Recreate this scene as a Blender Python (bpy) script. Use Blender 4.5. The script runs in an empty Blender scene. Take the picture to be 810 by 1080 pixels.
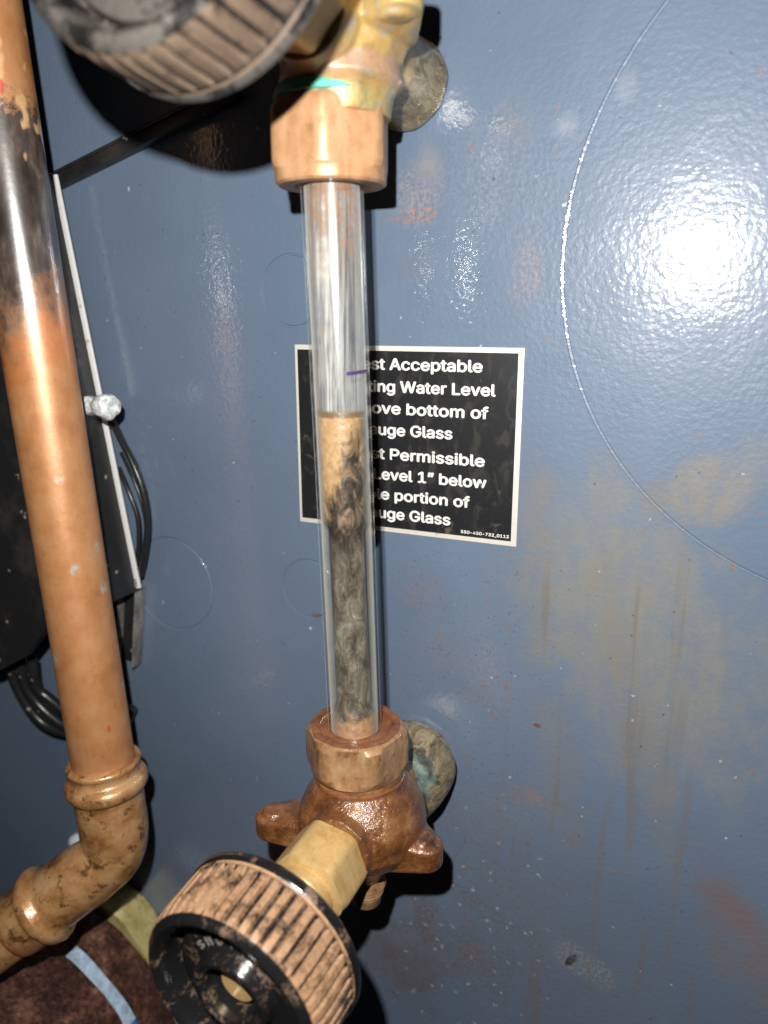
import bpy, bmesh, math, random, os
from mathutils import Vector, Matrix, noise as mnoise
random.seed(7)
S = 0.001                      # everything below is written in millimetres
PI = math.pi
C = bpy.context.scene.collection

# ---------------------------------------------------------------- helpers
def V(x, h, z):                # x along the sheet, h = height off the sheet, z up
    return Vector((x, -h, z))
OUT = Vector((0, -1, 0)); UP = Vector((0, 0, 1))

def frame(a):
    a = a.normalized()
    t = UP if abs(a.dot(UP)) < .9 else Vector((1, 0, 0))
    u = t.cross(a).normalized(); v = a.cross(u).normalized()
    return u, v, a

class MB:
    """collects shapes of ONE part, in millimetres"""
    def __init__(s): s.v = []; s.f = []; s.m = []; s.cur = 0
    def raw(s, vs, fs, m=None):
        b = len(s.v); s.v += [Vector(p) for p in vs]
        for f in fs: s.f.append([b + i for i in f]); s.m.append(s.cur if m is None else m)
        return s
    def lathe(s, o, a, prof, n=64, rf=None, cap=True, mf=None, closed=False):
        """prof: list of (radius, t) along axis a from o; rf(theta, i, r) bends the radius"""
        u, v, a = frame(a); b = len(s.v); k = len(prof)
        for i, (r, t) in enumerate(prof):
            for j in range(n):
                th = 2 * PI * j / n
                rr = rf(th, i, r) if rf else r
                s.v.append(o + a * t + (u * math.cos(th) + v * math.sin(th)) * rr)
        rows = range(k) if closed else range(k - 1)
        for i in rows:
            i2 = (i + 1) % k
            for j in range(n):
                j2 = (j + 1) % n
                s.f.append([b + i * n + j, b + i * n + j2, b + i2 * n + j2, b + i2 * n + j])
                s.m.append(mf(i, j) if mf else s.cur)
        if cap and not closed:
            s.f.append([b + j for j in range(n)][::-1]); s.m.append(s.cur)
            s.f.append([b + (k - 1) * n + j for j in range(n)]); s.m.append(s.cur)
        return s
    def hexa(s, o, a, prof, af, rot=0, n=96):
        """hex prism turned inside a lathe profile: radius = min(profile, hexagon)"""
        ap = af / 2
        def rf(th, i, r):
            q = ((th + rot) % (PI / 3)) - PI / 6
            return min(r, ap / math.cos(q))
        return s.lathe(o, a, prof, n, rf)
    def tube(s, pts, r, n=12, sub=6, cap=True):
        P = spline(pts, sub); k = len(P); b = len(s.v)
        if not callable(r): rr = lambda t, r=r: r
        else: rr = r
        T = [(P[min(i + 1, k - 1)] - P[max(i - 1, 0)]).normalized() for i in range(k)]
        u = frame(T[0])[0]
        for i in range(k):
            u = (u - T[i] * u.dot(T[i])).normalized(); w = T[i].cross(u)
            for j in range(n):
                th = 2 * PI * j / n
                s.v.append(P[i] + (u * math.cos(th) + w * math.sin(th)) * rr(i / (k - 1)))
        for i in range(k - 1):
            for j in range(n):
                j2 = (j + 1) % n
                s.f.append([b + i * n + j, b + i * n + j2, b + (i + 1) * n + j2, b + (i + 1) * n + j]); s.m.append(s.cur)
        if cap:
            s.f.append([b + j for j in range(n)][::-1]); s.m.append(s.cur)
            s.f.append([b + (k - 1) * n + j for j in range(n)]); s.m.append(s.cur)
        return s
    def box(s, lo, hi, M=None, bev=0.0):
        bm = bmesh.new(); bmesh.ops.create_cube(bm, size=1)
        for p in bm.verts:
            p.co = Vector([(lo[i] + hi[i]) / 2 + p.co[i] * (hi[i] - lo[i]) for i in range(3)])
        if bev: bmesh.ops.bevel(bm, geom=bm.edges[:], offset=bev, segments=3, affect='EDGES', profile=.5)
        if M is not None: bm.transform(M)
        bm.verts.ensure_lookup_table()
        s.raw([p.co.copy() for p in bm.verts], [[q.index for q in f.verts] for f in bm.faces]); bm.free(); return s
    def hull(s, pts):
        bm = bmesh.new()
        for p in pts: bm.verts.new(p)
        r = bmesh.ops.convex_hull(bm, input=bm.verts[:])
        bmesh.ops.delete(bm, geom=[g for g in r['geom_interior'] if isinstance(g, bmesh.types.BMVert)], context='VERTS')
        bm.verts.index_update(); bm.verts.ensure_lookup_table()
        s.raw([p.co.copy() for p in bm.verts], [[q.index for q in f.verts] for f in bm.faces]); bm.free(); return s
    def mesh(s, name, org=Vector((0, 0, 0))):
        me = bpy.data.meshes.new(name)
        me.from_pydata([(p - org) * S for p in s.v], [], s.f)
        me.polygons.foreach_set('material_index', s.m)
        bm = bmesh.new(); bm.from_mesh(me)
        bmesh.ops.recalc_face_normals(bm, faces=bm.faces[:]); bm.to_mesh(me); bm.free()
        return me
    def build(s, name, mats, parent=None, smooth=35, origin=None, flip=False):
        org = origin if origin is not None else (Vector(parent_origin(parent)) if parent else Vector((0, 0, 0)))
        me = s.mesh(name, org)
        for m in (mats if isinstance(mats, (list, tuple)) else [mats]): me.materials.append(m)
        if flip: me.flip_normals()
        finish(me, smooth)
        return link(name, me, parent, org)

def finish(me, smooth):
    if smooth:
        me.shade_smooth()
        if smooth < 180: me.set_sharp_from_angle(angle=math.radians(smooth))
    me.update()

def spline(pts, sub):
    pts = [Vector(p) for p in pts]
    if sub <= 1 or len(pts) < 3: return pts
    out = []
    for i in range(len(pts) - 1):
        p0 = pts[max(i - 1, 0)]; p1 = pts[i]; p2 = pts[i + 1]; p3 = pts[min(i + 2, len(pts) - 1)]
        for q in range(sub):
            t = q / sub
            out.append(.5 * ((2 * p1) + (p2 - p0) * t + (2 * p0 - 5 * p1 + 4 * p2 - p3) * t * t + (3 * p1 - p0 - 3 * p2 + p3) * t ** 3))
    out.append(pts[-1]); return out

ORG = {}
def parent_origin(o): return ORG[o.name]
def link(name, data, parent, org):
    o = bpy.data.objects.new(name, data); C.objects.link(o)
    ORG[o.name] = Vector(org)
    if parent:
        o.parent = parent; o.location = (Vector(org) - ORG[parent.name]) * S
    else:
        o.location = Vector(org) * S
    return o
def tag(o, label=None, cat=None, group=None, kind=None):
    if label: o['label'] = label
    if cat: o['category'] = cat
    if group: o['group'] = group
    if kind: o['kind'] = kind
    return o
def thing(name, label, cat, org, group=None):
    return tag(link(name, None, None, org), label, cat, group)

def fuse(mb, name, mats, parent, voxel=.55, smooth=6):
    """melt overlapping closed shapes into one cast surface"""
    org = ORG[parent.name]; me = mb.mesh(name, org)
    o = bpy.data.objects.new('casting_work', me); C.objects.link(o)
    r = o.modifiers.new('r', 'REMESH'); r.mode = 'VOXEL'; r.voxel_size = voxel * S
    sm = o.modifiers.new('s', 'SMOOTH'); sm.factor = .5; sm.iterations = smooth
    dg = bpy.context.evaluated_depsgraph_get(); dg.update()
    nm = bpy.data.meshes.new_from_object(o.evaluated_get(dg)); nm.name = name
    bpy.data.objects.remove(o)
    nm.materials.clear()
    for m in (mats if isinstance(mats, (list, tuple)) else [mats]): nm.materials.append(m)
    nm.polygons.foreach_set('material_index', [0] * len(nm.polygons))
    finish(nm, 180)
    return link(name, nm, parent, org)

# ---------------------------------------------------------------- materials
class NT:
    def __init__(s, name):
        s.m = bpy.data.materials.new(name); s.m.use_nodes = True
        s.t = s.m.node_tree; s.t.nodes.clear()
        s.out = s.n('ShaderNodeOutputMaterial')
        tc = s.n('ShaderNodeTexCoord'); vm = s.n('ShaderNodeVectorMath'); vm.operation = 'SCALE'
        s.l(tc.outputs['Object'], vm.inputs[0]); vm.inputs['Scale'].default_value = 1000.0
        s.co = vm.outputs[0]                     # object coordinates in millimetres
    def n(s, t): return s.t.nodes.new(t)
    def l(s, a, b): s.t.links.new(a, b)
    def put(s, x, sock):
        if isinstance(x, bpy.types.NodeSocket): s.l(x, sock)
        elif isinstance(x, (tuple, list)): sock.default_value = tuple(x) + ((1,) if len(x) == 3 and len(sock.default_value) == 4 else ())
        else: sock.default_value = x
    def math(s, op, a, b=0.0, c=None, clamp=False):
        q = s.n('ShaderNodeMath'); q.operation = op; q.use_clamp = clamp
        s.put(a, q.inputs[0]); s.put(b, q.inputs[1])
        if c is not None: s.put(c, q.inputs[2])
        return q.outputs[0]
    def vmul(s, sc, off=(0, 0, 0), rot=(0, 0, 0), vec=None):
        q = s.n('ShaderNodeMapping'); s.l(vec or s.co, q.inputs[0])
        q.inputs['Scale'].default_value = sc; q.inputs['Location'].default_value = off; q.inputs['Rotation'].default_value = rot
        return q.outputs[0]
    def noise(s, scale, detail=3, rough=.55, vec=None, dist=0.0):
        q = s.n('ShaderNodeTexNoise'); s.l(vec or s.co, q.inputs['Vector'])
        q.inputs['Scale'].default_value = scale; q.inputs['Detail'].default_value = detail
        q.inputs['Roughness'].default_value = rough; q.inputs['Distortion'].default_value = dist
        return q.outputs[0]
    def voro(s, scale, vec=None, out='Distance'):
        q = s.n('ShaderNodeTexVoronoi'); s.l(vec or s.co, q.inputs['Vector']); q.inputs['Scale'].default_value = scale
        return q.outputs[out]
    def step(s, x, lo, hi):
        q = s.n('ShaderNodeMapRange'); q.interpolation_type = 'SMOOTHSTEP'
        s.put(x, q.inputs[0]); q.inputs[1].default_value = lo; q.inputs[2].default_value = hi
        return q.outputs[0]
    def mix(s, f, a, b):
        q = s.n('ShaderNodeMix'); q.data_type = 'RGBA'
        s.put(f, q.inputs[0]); s.put(a, q.inputs[6]); s.put(b, q.inputs[7]); return q.outputs[2]
    def fmix(s, f, a, b):
        q = s.n('ShaderNodeMix'); q.data_type = 'FLOAT'
        s.put(f, q.inputs[0]); s.put(a, q.inputs[2]); s.put(b, q.inputs[3]); return q.outputs[0]
    def ramp(s, f, stops):
        q = s.n('ShaderNodeValToRGB'); s.l(f, q.inputs[0]); e = q.color_ramp.elements
        while len(e) < len(stops): e.new(.5)
        for i, (p, c) in enumerate(stops): e[i].position = p; e[i].color = tuple(c) + (1,)
        return q.outputs[0]
    def sep(s, vec=None):
        q = s.n('ShaderNodeSeparateXYZ'); s.l(vec or s.co, q.inputs[0]); return q.outputs
    def bump(s, hgt, dist_mm, strength=1.0, nrm=None):
        q = s.n('ShaderNodeBump'); q.inputs['Distance'].default_value = dist_mm * S; q.inputs['Strength'].default_value = strength
        s.l(hgt, q.inputs['Height'])
        if nrm: s.l(nrm, q.inputs['Normal'])
        return q.outputs[0]
    def pbr(s, col, rough=.5, metal=0.0, nrm=None, coat=0.0, coat_r=.1, spec=.5, coat_n=None, coat_ior=1.5, alpha=None, trans=None, finish=True):
        q = s.n('ShaderNodeBsdfPrincipled')
        s.put(col, q.inputs['Base Color']); s.put(rough, q.inputs['Roughness']); s.put(metal, q.inputs['Metallic'])
        s.put(coat, q.inputs['Coat Weight']); s.put(coat_r, q.inputs['Coat Roughness']); s.put(spec, q.inputs['Specular IOR Level'])
        q.inputs['Coat IOR'].default_value = coat_ior
        if nrm: s.l(nrm, q.inputs['Normal'])
        if coat_n or nrm: s.l(coat_n or nrm, q.inputs['Coat Normal'])
        if alpha is not None: s.put(alpha, q.inputs['Alpha'])
        if trans is not None: s.put(trans, q.inputs['Transmission Weight'])
        if finish: s.l(q.outputs[0], s.out.inputs[0])
        return q.outputs[0]

def m_paint():
    k = NT('slate_enamel')
    X, Y, Z = k.sep()
    warp = k.noise(.09, 4, .6)
    warp2 = k.noise(.11, 4, .6, k.vmul((1, 1, 1), (31, 7, 55)))
    fine = k.noise(.8, 4, .65)
    run = k.step(k.math('ADD', k.math('MULTIPLY', k.noise(1.0, 4, .65, k.vmul((.16, 1, .035), (2, 5, 9))), .5), k.math('MULTIPLY', k.noise(.25, 6, .75, k.vmul((1, 1, 1), (21, 5, 3))), .5)), .34, .64)   # vertical drip texture
    base = k.ramp(k.noise(.012, 3, .5), [(.3, (.112, .156, .226)), (.7, (.136, .184, .262))])
    def blob(cx, cz, rx, rz, ang=0, wob=1.2, soft=.55, grit=.0):
        """stain of its own shape at a place on the sheet; returns a 0-1 mask"""
        a = math.radians(ang); ca, sa = math.cos(a), math.sin(a)
        dx = k.math('SUBTRACT', X, cx); dz = k.math('SUBTRACT', Z, cz)
        p = k.math('DIVIDE', k.math('ADD', k.math('MULTIPLY', dx, ca), k.math('MULTIPLY', dz, sa)), rx)
        q = k.math('DIVIDE', k.math('SUBTRACT', k.math('MULTIPLY', dz, ca), k.math('MULTIPLY', dx, sa)), rz)
        d = k.math('SQRT', k.math('ADD', k.math('MULTIPLY', p, p), k.math('MULTIPLY', q, q)))
        d = k.math('ADD', d, k.math('MULTIPLY', k.math('SUBTRACT', warp, .5), wob))
        m = k.step(d, 1.0 + soft * .4, 1.0 - soft)
        m = k.math('MULTIPLY', m, k.math('ADD', .42, k.math('MULTIPLY', run, .8), clamp=True))
        if grit: m = k.math('MULTIPLY', m, k.step(fine, .5 - .12 + grit * .1, .5 + .12 + grit * .1))
        return m
    col = base
    tan = (.20, .178, .148); grey = (.215, .215, .20); rust = (.26, .10, .045); brown = (.13, .085, .055); pale = (.30, .33, .37)
    def lay(mask, c, f):
        nonlocal col
        col = k.mix(k.math('MULTIPLY', mask, f), col, c)
    # wide dull film where drips have dried, right of and below the sign
    lay(blob(-28, -78, 30, 34, 0, 1.6, .8), grey, .85)
    lay(blob(-6, -108, 34, 44, 20, 1.8, .9), grey, .82)
    lay(blob(-47, -88, 6, 52, 3, 1.6, .9), tan, .22)
    lay(blob(-49, -62, 7, 22, 0, 1.6, .9), tan, .3)
    lay(blob(-20, -105, 6, 36, 14, 1.6, .9), tan, .3)
    lay(blob(-4, -148, 5, 34, 10, 1.3, .8), (.20, .18, .145), .4)
    lay(blob(-36, -150, 9, 30, 6, 1.6, .8), (.20, .18, .145), .34)
    lay(blob(-14, -52, 5, 7, 0, 1.2, .5), tan, .35)
    lay(blob(1, -49, 11.5, 12, 0, .8, .35), (.235, .21, .18), .7)
    lay(blob(12, -40, 7, 9, 0, 1.5, .6), grey, .4)
    lay(blob(23, -188, 8, 26, 38, 2.4, 1.1), (.23, .105, .06), .5)
    lay(blob(30, -205, 12, 26, 35, 1.6, .9), (.19, .14, .115), .45)
    lay(blob(-24, -224, 13, 7, -18, 1.5, .4, .6), (.40, .34, .28), .85)
    lay(blob(-28, -224, 1.4, 3.4, -30, .9, .4), (.02, .018, .016), .95)
    lay(blob(-74, -236, 26, 16, -15, 1.8, .8, .2), brown, .7)
    lay(blob(-58, -214, 26, 4, -22, 1.8, .8, .2), brown, .5)
    lay(blob(-83, -224, 6, 12, 10, 1.6, .5, .3), (.16, .075, .04), .8)
    lay(blob(-62, -236, 9, 5, -20, 1.5, .4, .5), (.22, .10, .055), .8)
    lay(blob(-95, -250, 20, 20, 0, 1.8, .8), brown, .6)
    lay(blob(-46, -162, 7, 4, -10, 1.6, .6, .1), (.36, .16, .09), .55)
    lay(blob(-44.5, -134, 1.5, .9, -15, .8, .4), (.16, .05, .03), .95)
    lay(blob(-128, -108, 2.2, 1.1, 10, .9, .4), (.17, .06, .03), .95)
    lay(blob(-91, 29, 9, 2.2, 5, 1.8, .4, .2), (.32, .14, .07), .8)
    lay(blob(-91, 34, 10, 9, 0, 1.6, .8, .1), (.36, .27, .20), .6)
    lay(blob(-86, 43, 5, 7, 0, 1.6, .8), (.34, .27, .22), .35)
    lay(blob(-88, 15, 8, 6, 0, 1.6, .8, .2), tan, .4)
    lay(blob(-66, 38, 16, 22, 0, 1.8, .9, .15), (.27, .285, .315), .4)
    lay(blob(-46, 50, 4, 4, 0, 1.6, .7), pale, .4)
    lay(blob(-30, 58, 3, 4, 0, 1.6, .7), pale, .35)
    lay(blob(-60, 52, 5, 6, 20, 1.8, .9), tan, .3)
    lay(blob(-55, 12, 6, 12, 0, 1.5, .7, .2), (.34, .24, .2), .45)
    lay(blob(-87, -92, 10, 8, 0, 1.6, .8, .45), (.28, .15, .09), .55)
    lay(blob(-78, -112, 14, 8, -20, 1.6, .8, .5), (.26, .16, .10), .5)
    lay(blob(-66, -128, 14, 6, -25, 1.6, .8, .5), brown, .45)
    lay(blob(-126, -128, 5, 2, 0, 1.3, .5, .3), (.22, .10, .06), .4)
    lay(blob(-62, -118, 10, 14, 0, 1.8, .8, .2), (.27, .24, .21), .4)
    lay(blob(-40, -215, 60, 42, -10, 2.2, 1.2, .1), (.15, .13, .11), .5)
    lay(blob(-60, -175, 26, 22, -20, 2.2, 1.2, .2), (.17, .13, .095), .4)
    drip = k.step(k.noise(1.0, 3, .55, k.vmul((.17, 1, .010), (7, 1, 3))), .54, .70)
    dm = k.math('MULTIPLY', k.math('MULTIPLY', k.step(X, -66, -56), k.step(X, 24, 6)), k.step(k.math('ADD', Z, k.math('MULTIPLY', k.math('SUBTRACT', warp, .5), 70)), -62, -90))
    lay(k.math('MULTIPLY', drip, dm), (.16, .13, .095), .45)
    # long scratches of grime, thin and slanted
    sc = k.noise(1.0, 3, .6, k.vmul((.03, 1, .42), (3, 0, 8), (0, math.radians(-22), 0)))
    lay(k.math('MULTIPLY', k.step(sc, .66, .74), k.math('MULTIPLY', k.step(Z, -40, -100), k.step(k.noise(.03, 2), .5, .62))), brown, .55)
    # flecks: paint chips, lime specks, rust freckles
    def flecks(scale, thr, keep, c, f, off=0):
        vv = k.vmul((1, 1, 1), (off, off, off))
        q = k.n('ShaderNodeTexVoronoi'); k.l(vv, q.inputs['Vector']); q.inputs['Scale'].default_value = scale
        r = k.sep(q.outputs['Color'])[0]
        d = k.math('ADD', q.outputs['Distance'], k.math('MULTIPLY', k.math('SUBTRACT', fine, .5), .55))
        m = k.math('MULTIPLY', k.step(d, thr, thr * .5), k.math('GREATER_THAN', r, keep))
        lay(m, c, f)
    flecks(.30, .11, .94, (.46, .50, .54), .55, 11)
    flecks(.13, .06, .86, (.55, .59, .63), .65, 37)
    flecks(.35, .16, .93, (.05, .05, .055), .55, 71)
    flecks(.16, .14, .86, (.25, .15, .11), .6, 97)
    def freckles(scale, thr, keep, c, f, off, area):
        q = k.n('ShaderNodeTexVoronoi'); k.l(k.vmul((1, 1, 1), (off, off, off)), q.inputs['Vector']); q.inputs['Scale'].default_value = scale
        rr = k.sep(q.outputs['Color'])[1]
        d = k.math('ADD', q.outputs['Distance'], k.math('MULTIPLY', k.math('SUBTRACT', k.noise(1.6, 3, .6), .5), .9))
        lay(k.math('MULTIPLY', k.math('MULTIPLY', k.step(d, thr, thr * .4), k.math('GREATER_THAN', rr, keep)), area), c, f)
    lowright = k.math('MULTIPLY', k.math('MULTIPLY', k.step(X, -102, -88), k.step(Z, -70, -85)), k.step(k.math('ADD', X, k.math('MULTIPLY', k.math('SUBTRACT', warp2, .5), 60)), -20, -55))
    freckles(.34, .17, .55, (.16, .075, .04), .8, 13, lowright)
    freckles(.16, .13, .6, (.24, .12, .06), .7, 29, lowright)
    freckles(.55, .2, .6, (.10, .07, .05), .6, 43, lowright)
    freckles(.2, .14, .5, (.48, .50, .52), .6, 53, k.math('MULTIPLY', lowright, k.step(Z, -150, -200)))
    sc2 = k.noise(1.0, 3, .6, k.vmul((.05, 1, .9), (13, 0, 2), (0, math.radians(-24), 0)))
    lay(k.math('MULTIPLY', k.math('MULTIPLY', k.step(sc2, .62, .72), k.step(k.noise(.05, 3), .46, .56)), lowright), (.10, .07, .045), .6)
    q = k.step(warp2, .56, .70)
    # pale lime spatter on the upper right
    right = k.math('MULTIPLY', k.step(X, -70, -20), k.step(Z, -60, -10))
    sp = k.step(k.noise(.24, 2, .5, k.vmul((1, 1, 1), (9, 0, 4))), .62, .72)
    lay(k.math('MULTIPLY', k.math('MULTIPLY', sp, right), q), (.30, .325, .36), .55)
    lay(k.step(warp, .62, .8), (.20, .21, .23), .35)
    peel = k.noise(.58, 2, .5)
    peel2 = k.noise(.09, 2, .5)
    nb = k.bump(peel, .13, 1.0); nb = k.bump(peel2, .10, 1.0, nb)
    nb2 = k.bump(fine, .012, 1.0, nb)
    rough = k.fmix(k.step(warp, .35, .7), .36, .46)
    k.pbr(col, rough, 0, nb2, coat=1.0, coat_r=.085, spec=.3, coat_n=nb, coat_ior=1.70)
    return k.m

def m_copper():
    k = NT('aged_copper')
    X, Y, Z = k.sep()            # origin of the pipe sits at its foot, z runs up
    w = k.noise(.10, 4, .6); f = k.noise(.6, 4, .65); st = k.noise(.5, 3, .6, k.vmul((1, 1, .08)))
    col = k.ramp(k.math('ADD', k.math('MULTIPLY', w, .8), k.math('MULTIPLY', st, .2)), [(.30, (.42, .165, .055)), (.5, (.54, .245, .095)), (.70, (.60, .31, .14))])
    col = k.mix(k.math('MULTIPLY', k.step(f, .6, .72), .5), col, (.30, .12, .05))
    # soot-blackened stretch from a torch, its lower edge uneven
    zz = k.math('ADD', Z, k.math('MULTIPLY', k.math('SUBTRACT', k.noise(.16, 5, .65), .5), 52))
    zz = k.math('ADD', zz, k.math('MULTIPLY', X, -.9))
    soot = k.math('MULTIPLY', k.step(zz, 152, 186), k.step(k.math('ADD', Z, k.math('MULTIPLY', k.math('SUBTRACT', f, .5), 22)), 231, 222))
    sc = k.ramp(k.noise(.16, 4, .6, k.vmul((1, 1, .4))), [(.35, (.022, .016, .013)), (.52, (.07, .05, .04)), (.70, (.19, .145, .115))])
    edge = k.math('MULTIPLY', k.step(zz, 148, 160), k.step(zz, 172, 160))
    col = k.mix(k.math('MULTIPLY', edge, .7), col, (.62, .20, .055))
    col = k.mix(soot, col, sc)
    blis = k.math('MULTIPLY', k.step(k.noise(.13, 2, .5, k.vmul((1, 1, .7), (4, 4, 4))), .58, .64), k.step(Z, 205, 214))
    col = k.mix(k.math('MULTIPLY', blis, .9), col, (.70, .43, .20))
    verd = k.math('MULTIPLY', k.step(k.voro(.075, k.vmul((1, 1, .9), (5, 2, 3))), .20, .10), k.step(f, .40, .55))
    verd = k.math('MULTIPLY', verd, k.step(Z, 135, 110))
    col = k.mix(k.math('MULTIPLY', verd, .8), col, (.42, .50, .42))
    red = k.math('MULTIPLY', k.step(k.voro(.045, k.vmul((1.6, 1.6, .7), (1, 9, 2))), .09, .05), .8)
    col = k.mix(red, col, (.5, .05, .02))
    rough = k.fmix(soot, .46, .30)
    nb = k.bump(f, .06, 1); nb = k.bump(st, .03, 1, nb)
    cn = k.bump(w, .10, 1)
    k.pbr(col, rough, k.fmix(soot, .32, .0), nb, coat=k.fmix(soot, .2, .85), coat_r=k.fmix(soot, .42, .24), spec=.5, coat_ior=2.5, coat_n=cn)
    return k.m

def m_fitting():
    k = NT('soldered_bronze')
    w = k.noise(.12, 4, .6); f = k.noise(.7, 4, .65)
    col = k.ramp(w, [(.3, (.23, .092, .028)), (.46, (.45, .225, .085)), (.66, (.60, .36, .17))])
    dk = k.step(k.noise(.2, 5, .7, k.vmul((1, 1, 1), (8, 3, 1))), .54, .64)
    col = k.mix(k.math('MULTIPLY', dk, .8), col, (.07, .028, .010))
    col = k.mix(k.math('MULTIPLY', k.step(f, .62, .7), .5), col, (.62, .47, .32))
    nb = k.bump(w, .45, 1); nb = k.bump(f, .10, 1, nb)
    k.pbr(col, k.fmix(dk, .36, .45), .25, nb, coat=.85, coat_r=.15)
    return k.m

def m_nut(name, a, b, c, dirt, rough=.42, metal=.25, coat=0.0, dirt_amt=.5, nbump=.05):
    k = NT(name)
    w = k.noise(.13, 4, .6); f = k.noise(.9, 4, .65); st = k.noise(.45, 3, .6, k.vmul((1, 1, .25), (3, 5, 7)))
    col = k.ramp(k.math('ADD', k.math('MULTIPLY', w, .6), k.math('MULTIPLY', st, .4)), [(.33, a), (.5, b), (.66, c)])
    dk = k.step(k.noise(.22, 5, .68, k.vmul((1, 1, 1), (12, 3, 5))), .53, .66)
    col = k.mix(k.math('MULTIPLY', dk, dirt_amt), col, dirt)
    col = k.mix(k.math('MULTIPLY', k.step(f, .58, .7), .35), col, tuple(min(1, x * 1.25) for x in c))
    nb = k.bump(w, .25, 1); nb = k.bump(f, nbump, 1, nb)
    k.pbr(col, k.fmix(dk, rough, rough + .15), metal, nb, coat=coat, coat_r=.15)
    return k.m

def m_upper_body():
    k = NT('patinated_brass')
    X, Y, Z = k.sep()            # origin at the valve's seat on the sheet, z = 0 on its axis
    w = k.noise(.14, 4, .6); f = k.noise(.8, 4, .65)
    col = k.ramp(w, [(.34, (.20, .135, .045)), (.48, (.40, .26, .085)), (.58, (.48, .33, .12)), (.68, (.34, .29, .17))])
    col = k.mix(k.math('MULTIPLY', k.step(k.noise(.20, 3, .6, k.vmul((1, 1, 1), (3, 3, 9))), .52, .62), .6), col, (.29, .29, .26))
    zz = k.math('ADD', Z, k.math('MULTIPLY', k.math('SUBTRACT', w, .5), 6))
    pink = k.math('MULTIPLY', k.step(zz, -14, -11), k.step(zz, -6, -9))
    col = k.mix(k.math('MULTIPLY', pink, .6), col, (.42, .26, .19))
    rd = k.step(k.noise(.3, 2, .5, k.vmul((1, 1, 1), (1, 2, 3))), .66, .72)
    col = k.mix(k.math('MULTIPLY', k.math('MULTIPLY', rd, k.step(zz, 0, -6)), .7), col, (.5, .14, .08))
    zg = k.math('ADD', Z, k.math('MULTIPLY', k.math('SUBTRACT', k.noise(.3, 3), .5), 4))
    gr = k.math('MULTIPLY', k.step(zg, -13.4, -14.6), .22)
    gcol = k.ramp(k.noise(.35, 3, .6), [(.35, (.13, .17, .06)), (.5, (.22, .25, .12)), (.62, (.12, .34, .23)), (.72, (.32, .30, .15))])
    col = k.mix(gr, col, gcol)
    nb = k.bump(w, .35, 1); nb = k.bump(f, .09, 1, nb)
    k.pbr(col, .45, .25, nb)
    return k.m

def m_rusty_body():
    k = NT('wet_rusted_bronze')
    w = k.noise(.10, 4, .6); f = k.noise(.55, 4, .62); c = k.noise(.25, 5, .65, k.vmul((1, 1, 1), (4, 1, 6)))
    col = k.ramp(k.math('ADD', k.math('MULTIPLY', w, .55), k.math('MULTIPLY', c, .45)), [(.34, (.055, .018, .006)), (.48, (.15, .054, .016)), (.60, (.25, .108, .037)), (.70, (.31, .185, .085))])
    col = k.mix(k.math('MULTIPLY', k.step(f, .62, .7), .45), col, (.36, .24, .13))
    nb = k.bump(c, .5, 1); nb = k.bump(f, .46, 1, nb)
    k.pbr(col, .40, .12, nb, coat=1.0, coat_r=.13)
    return k.m

def m_nipple(name, teal, orange):
    k = NT(name)
    X, Y, Z = k.sep()            # origin where the nipple leaves the sheet
    w = k.noise(.16, 4, .6); f = k.noise(.9, 4, .65)
    st = k.noise(.33, 5, .7, k.vmul((1, .35, 1), (2, 4, 1), (0, .5, 0)), 1.2)
    col = k.ramp(st, [(.30, (.07, .05, .028)), (.42, (.19, .145, .08)), (.53, (.30, .235, .135)), (.62, (.40, .33, .20)), (.74, (.24, .19, .11))])
    def spot(c, rad):
        q = k.n('ShaderNodeVectorMath'); q.operation = 'DISTANCE'; k.l(k.co, q.inputs[0]); q.inputs[1].default_value = c
        d = k.math('ADD', q.outputs['Value'], k.math('MULTIPLY', k.math('SUBTRACT', w, .5), rad * 2.2))
        return k.step(d, rad, rad * .7)
    base = k.step(Y, -4.5, -2.0)
    col = k.mix(k.math('MULTIPLY', k.math('MULTIPLY', base, k.step(f, .45, .6)), .6), col, (.55, .50, .38))
    col = k.mix(k.math('MULTIPLY', spot(teal, 9.5), .85), col, k.ramp(w, [(.4, (.045, .05, .045)), (.52, (.12, .22, .21)), (.60, (.30, .36, .30)), (.68, (.34, .15, .06))]))
    col = k.mix(k.math('MULTIPLY', spot(orange, 6.0), .9), col, (.55, .19, .04))
    col = k.mix(k.math('MULTIPLY', k.step(f, .62, .68), .5), col, (.56, .50, .38))
    nb = k.bump(st, .2, 1); nb = k.bump(f, .22, 1, nb)
    k.pbr(col, .42, .25, nb, coat=.2, coat_r=.2)
    return k.m

def m_plastic(name, dust, thr, dustc=(.42, .285, .19), dark=(.010, .010, .011), soft=.07):
    k = NT(name)
    w = k.noise(.16, 4, .6); f = k.noise(1.0, 3, .6)
    m = k.step(k.math('ADD', k.math('MULTIPLY', w, .75), k.math('MULTIPLY', f, .25)), thr - soft, thr + soft)
    m = k.math('MULTIPLY', m, dust)
    dc = k.mix(k.step(f, .4, .62), dustc, tuple(x * 1.22 for x in dustc))
    col = k.mix(m, dark, dc)
    nb = k.bump(f, .035, 1); nb = k.bump(w, .15, 1, nb)
    k.pbr(col, k.fmix(m, .17, .62), 0, nb, coat=k.fmix(m, .35, 0.0), coat_r=.12)
    return k.m

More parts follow.
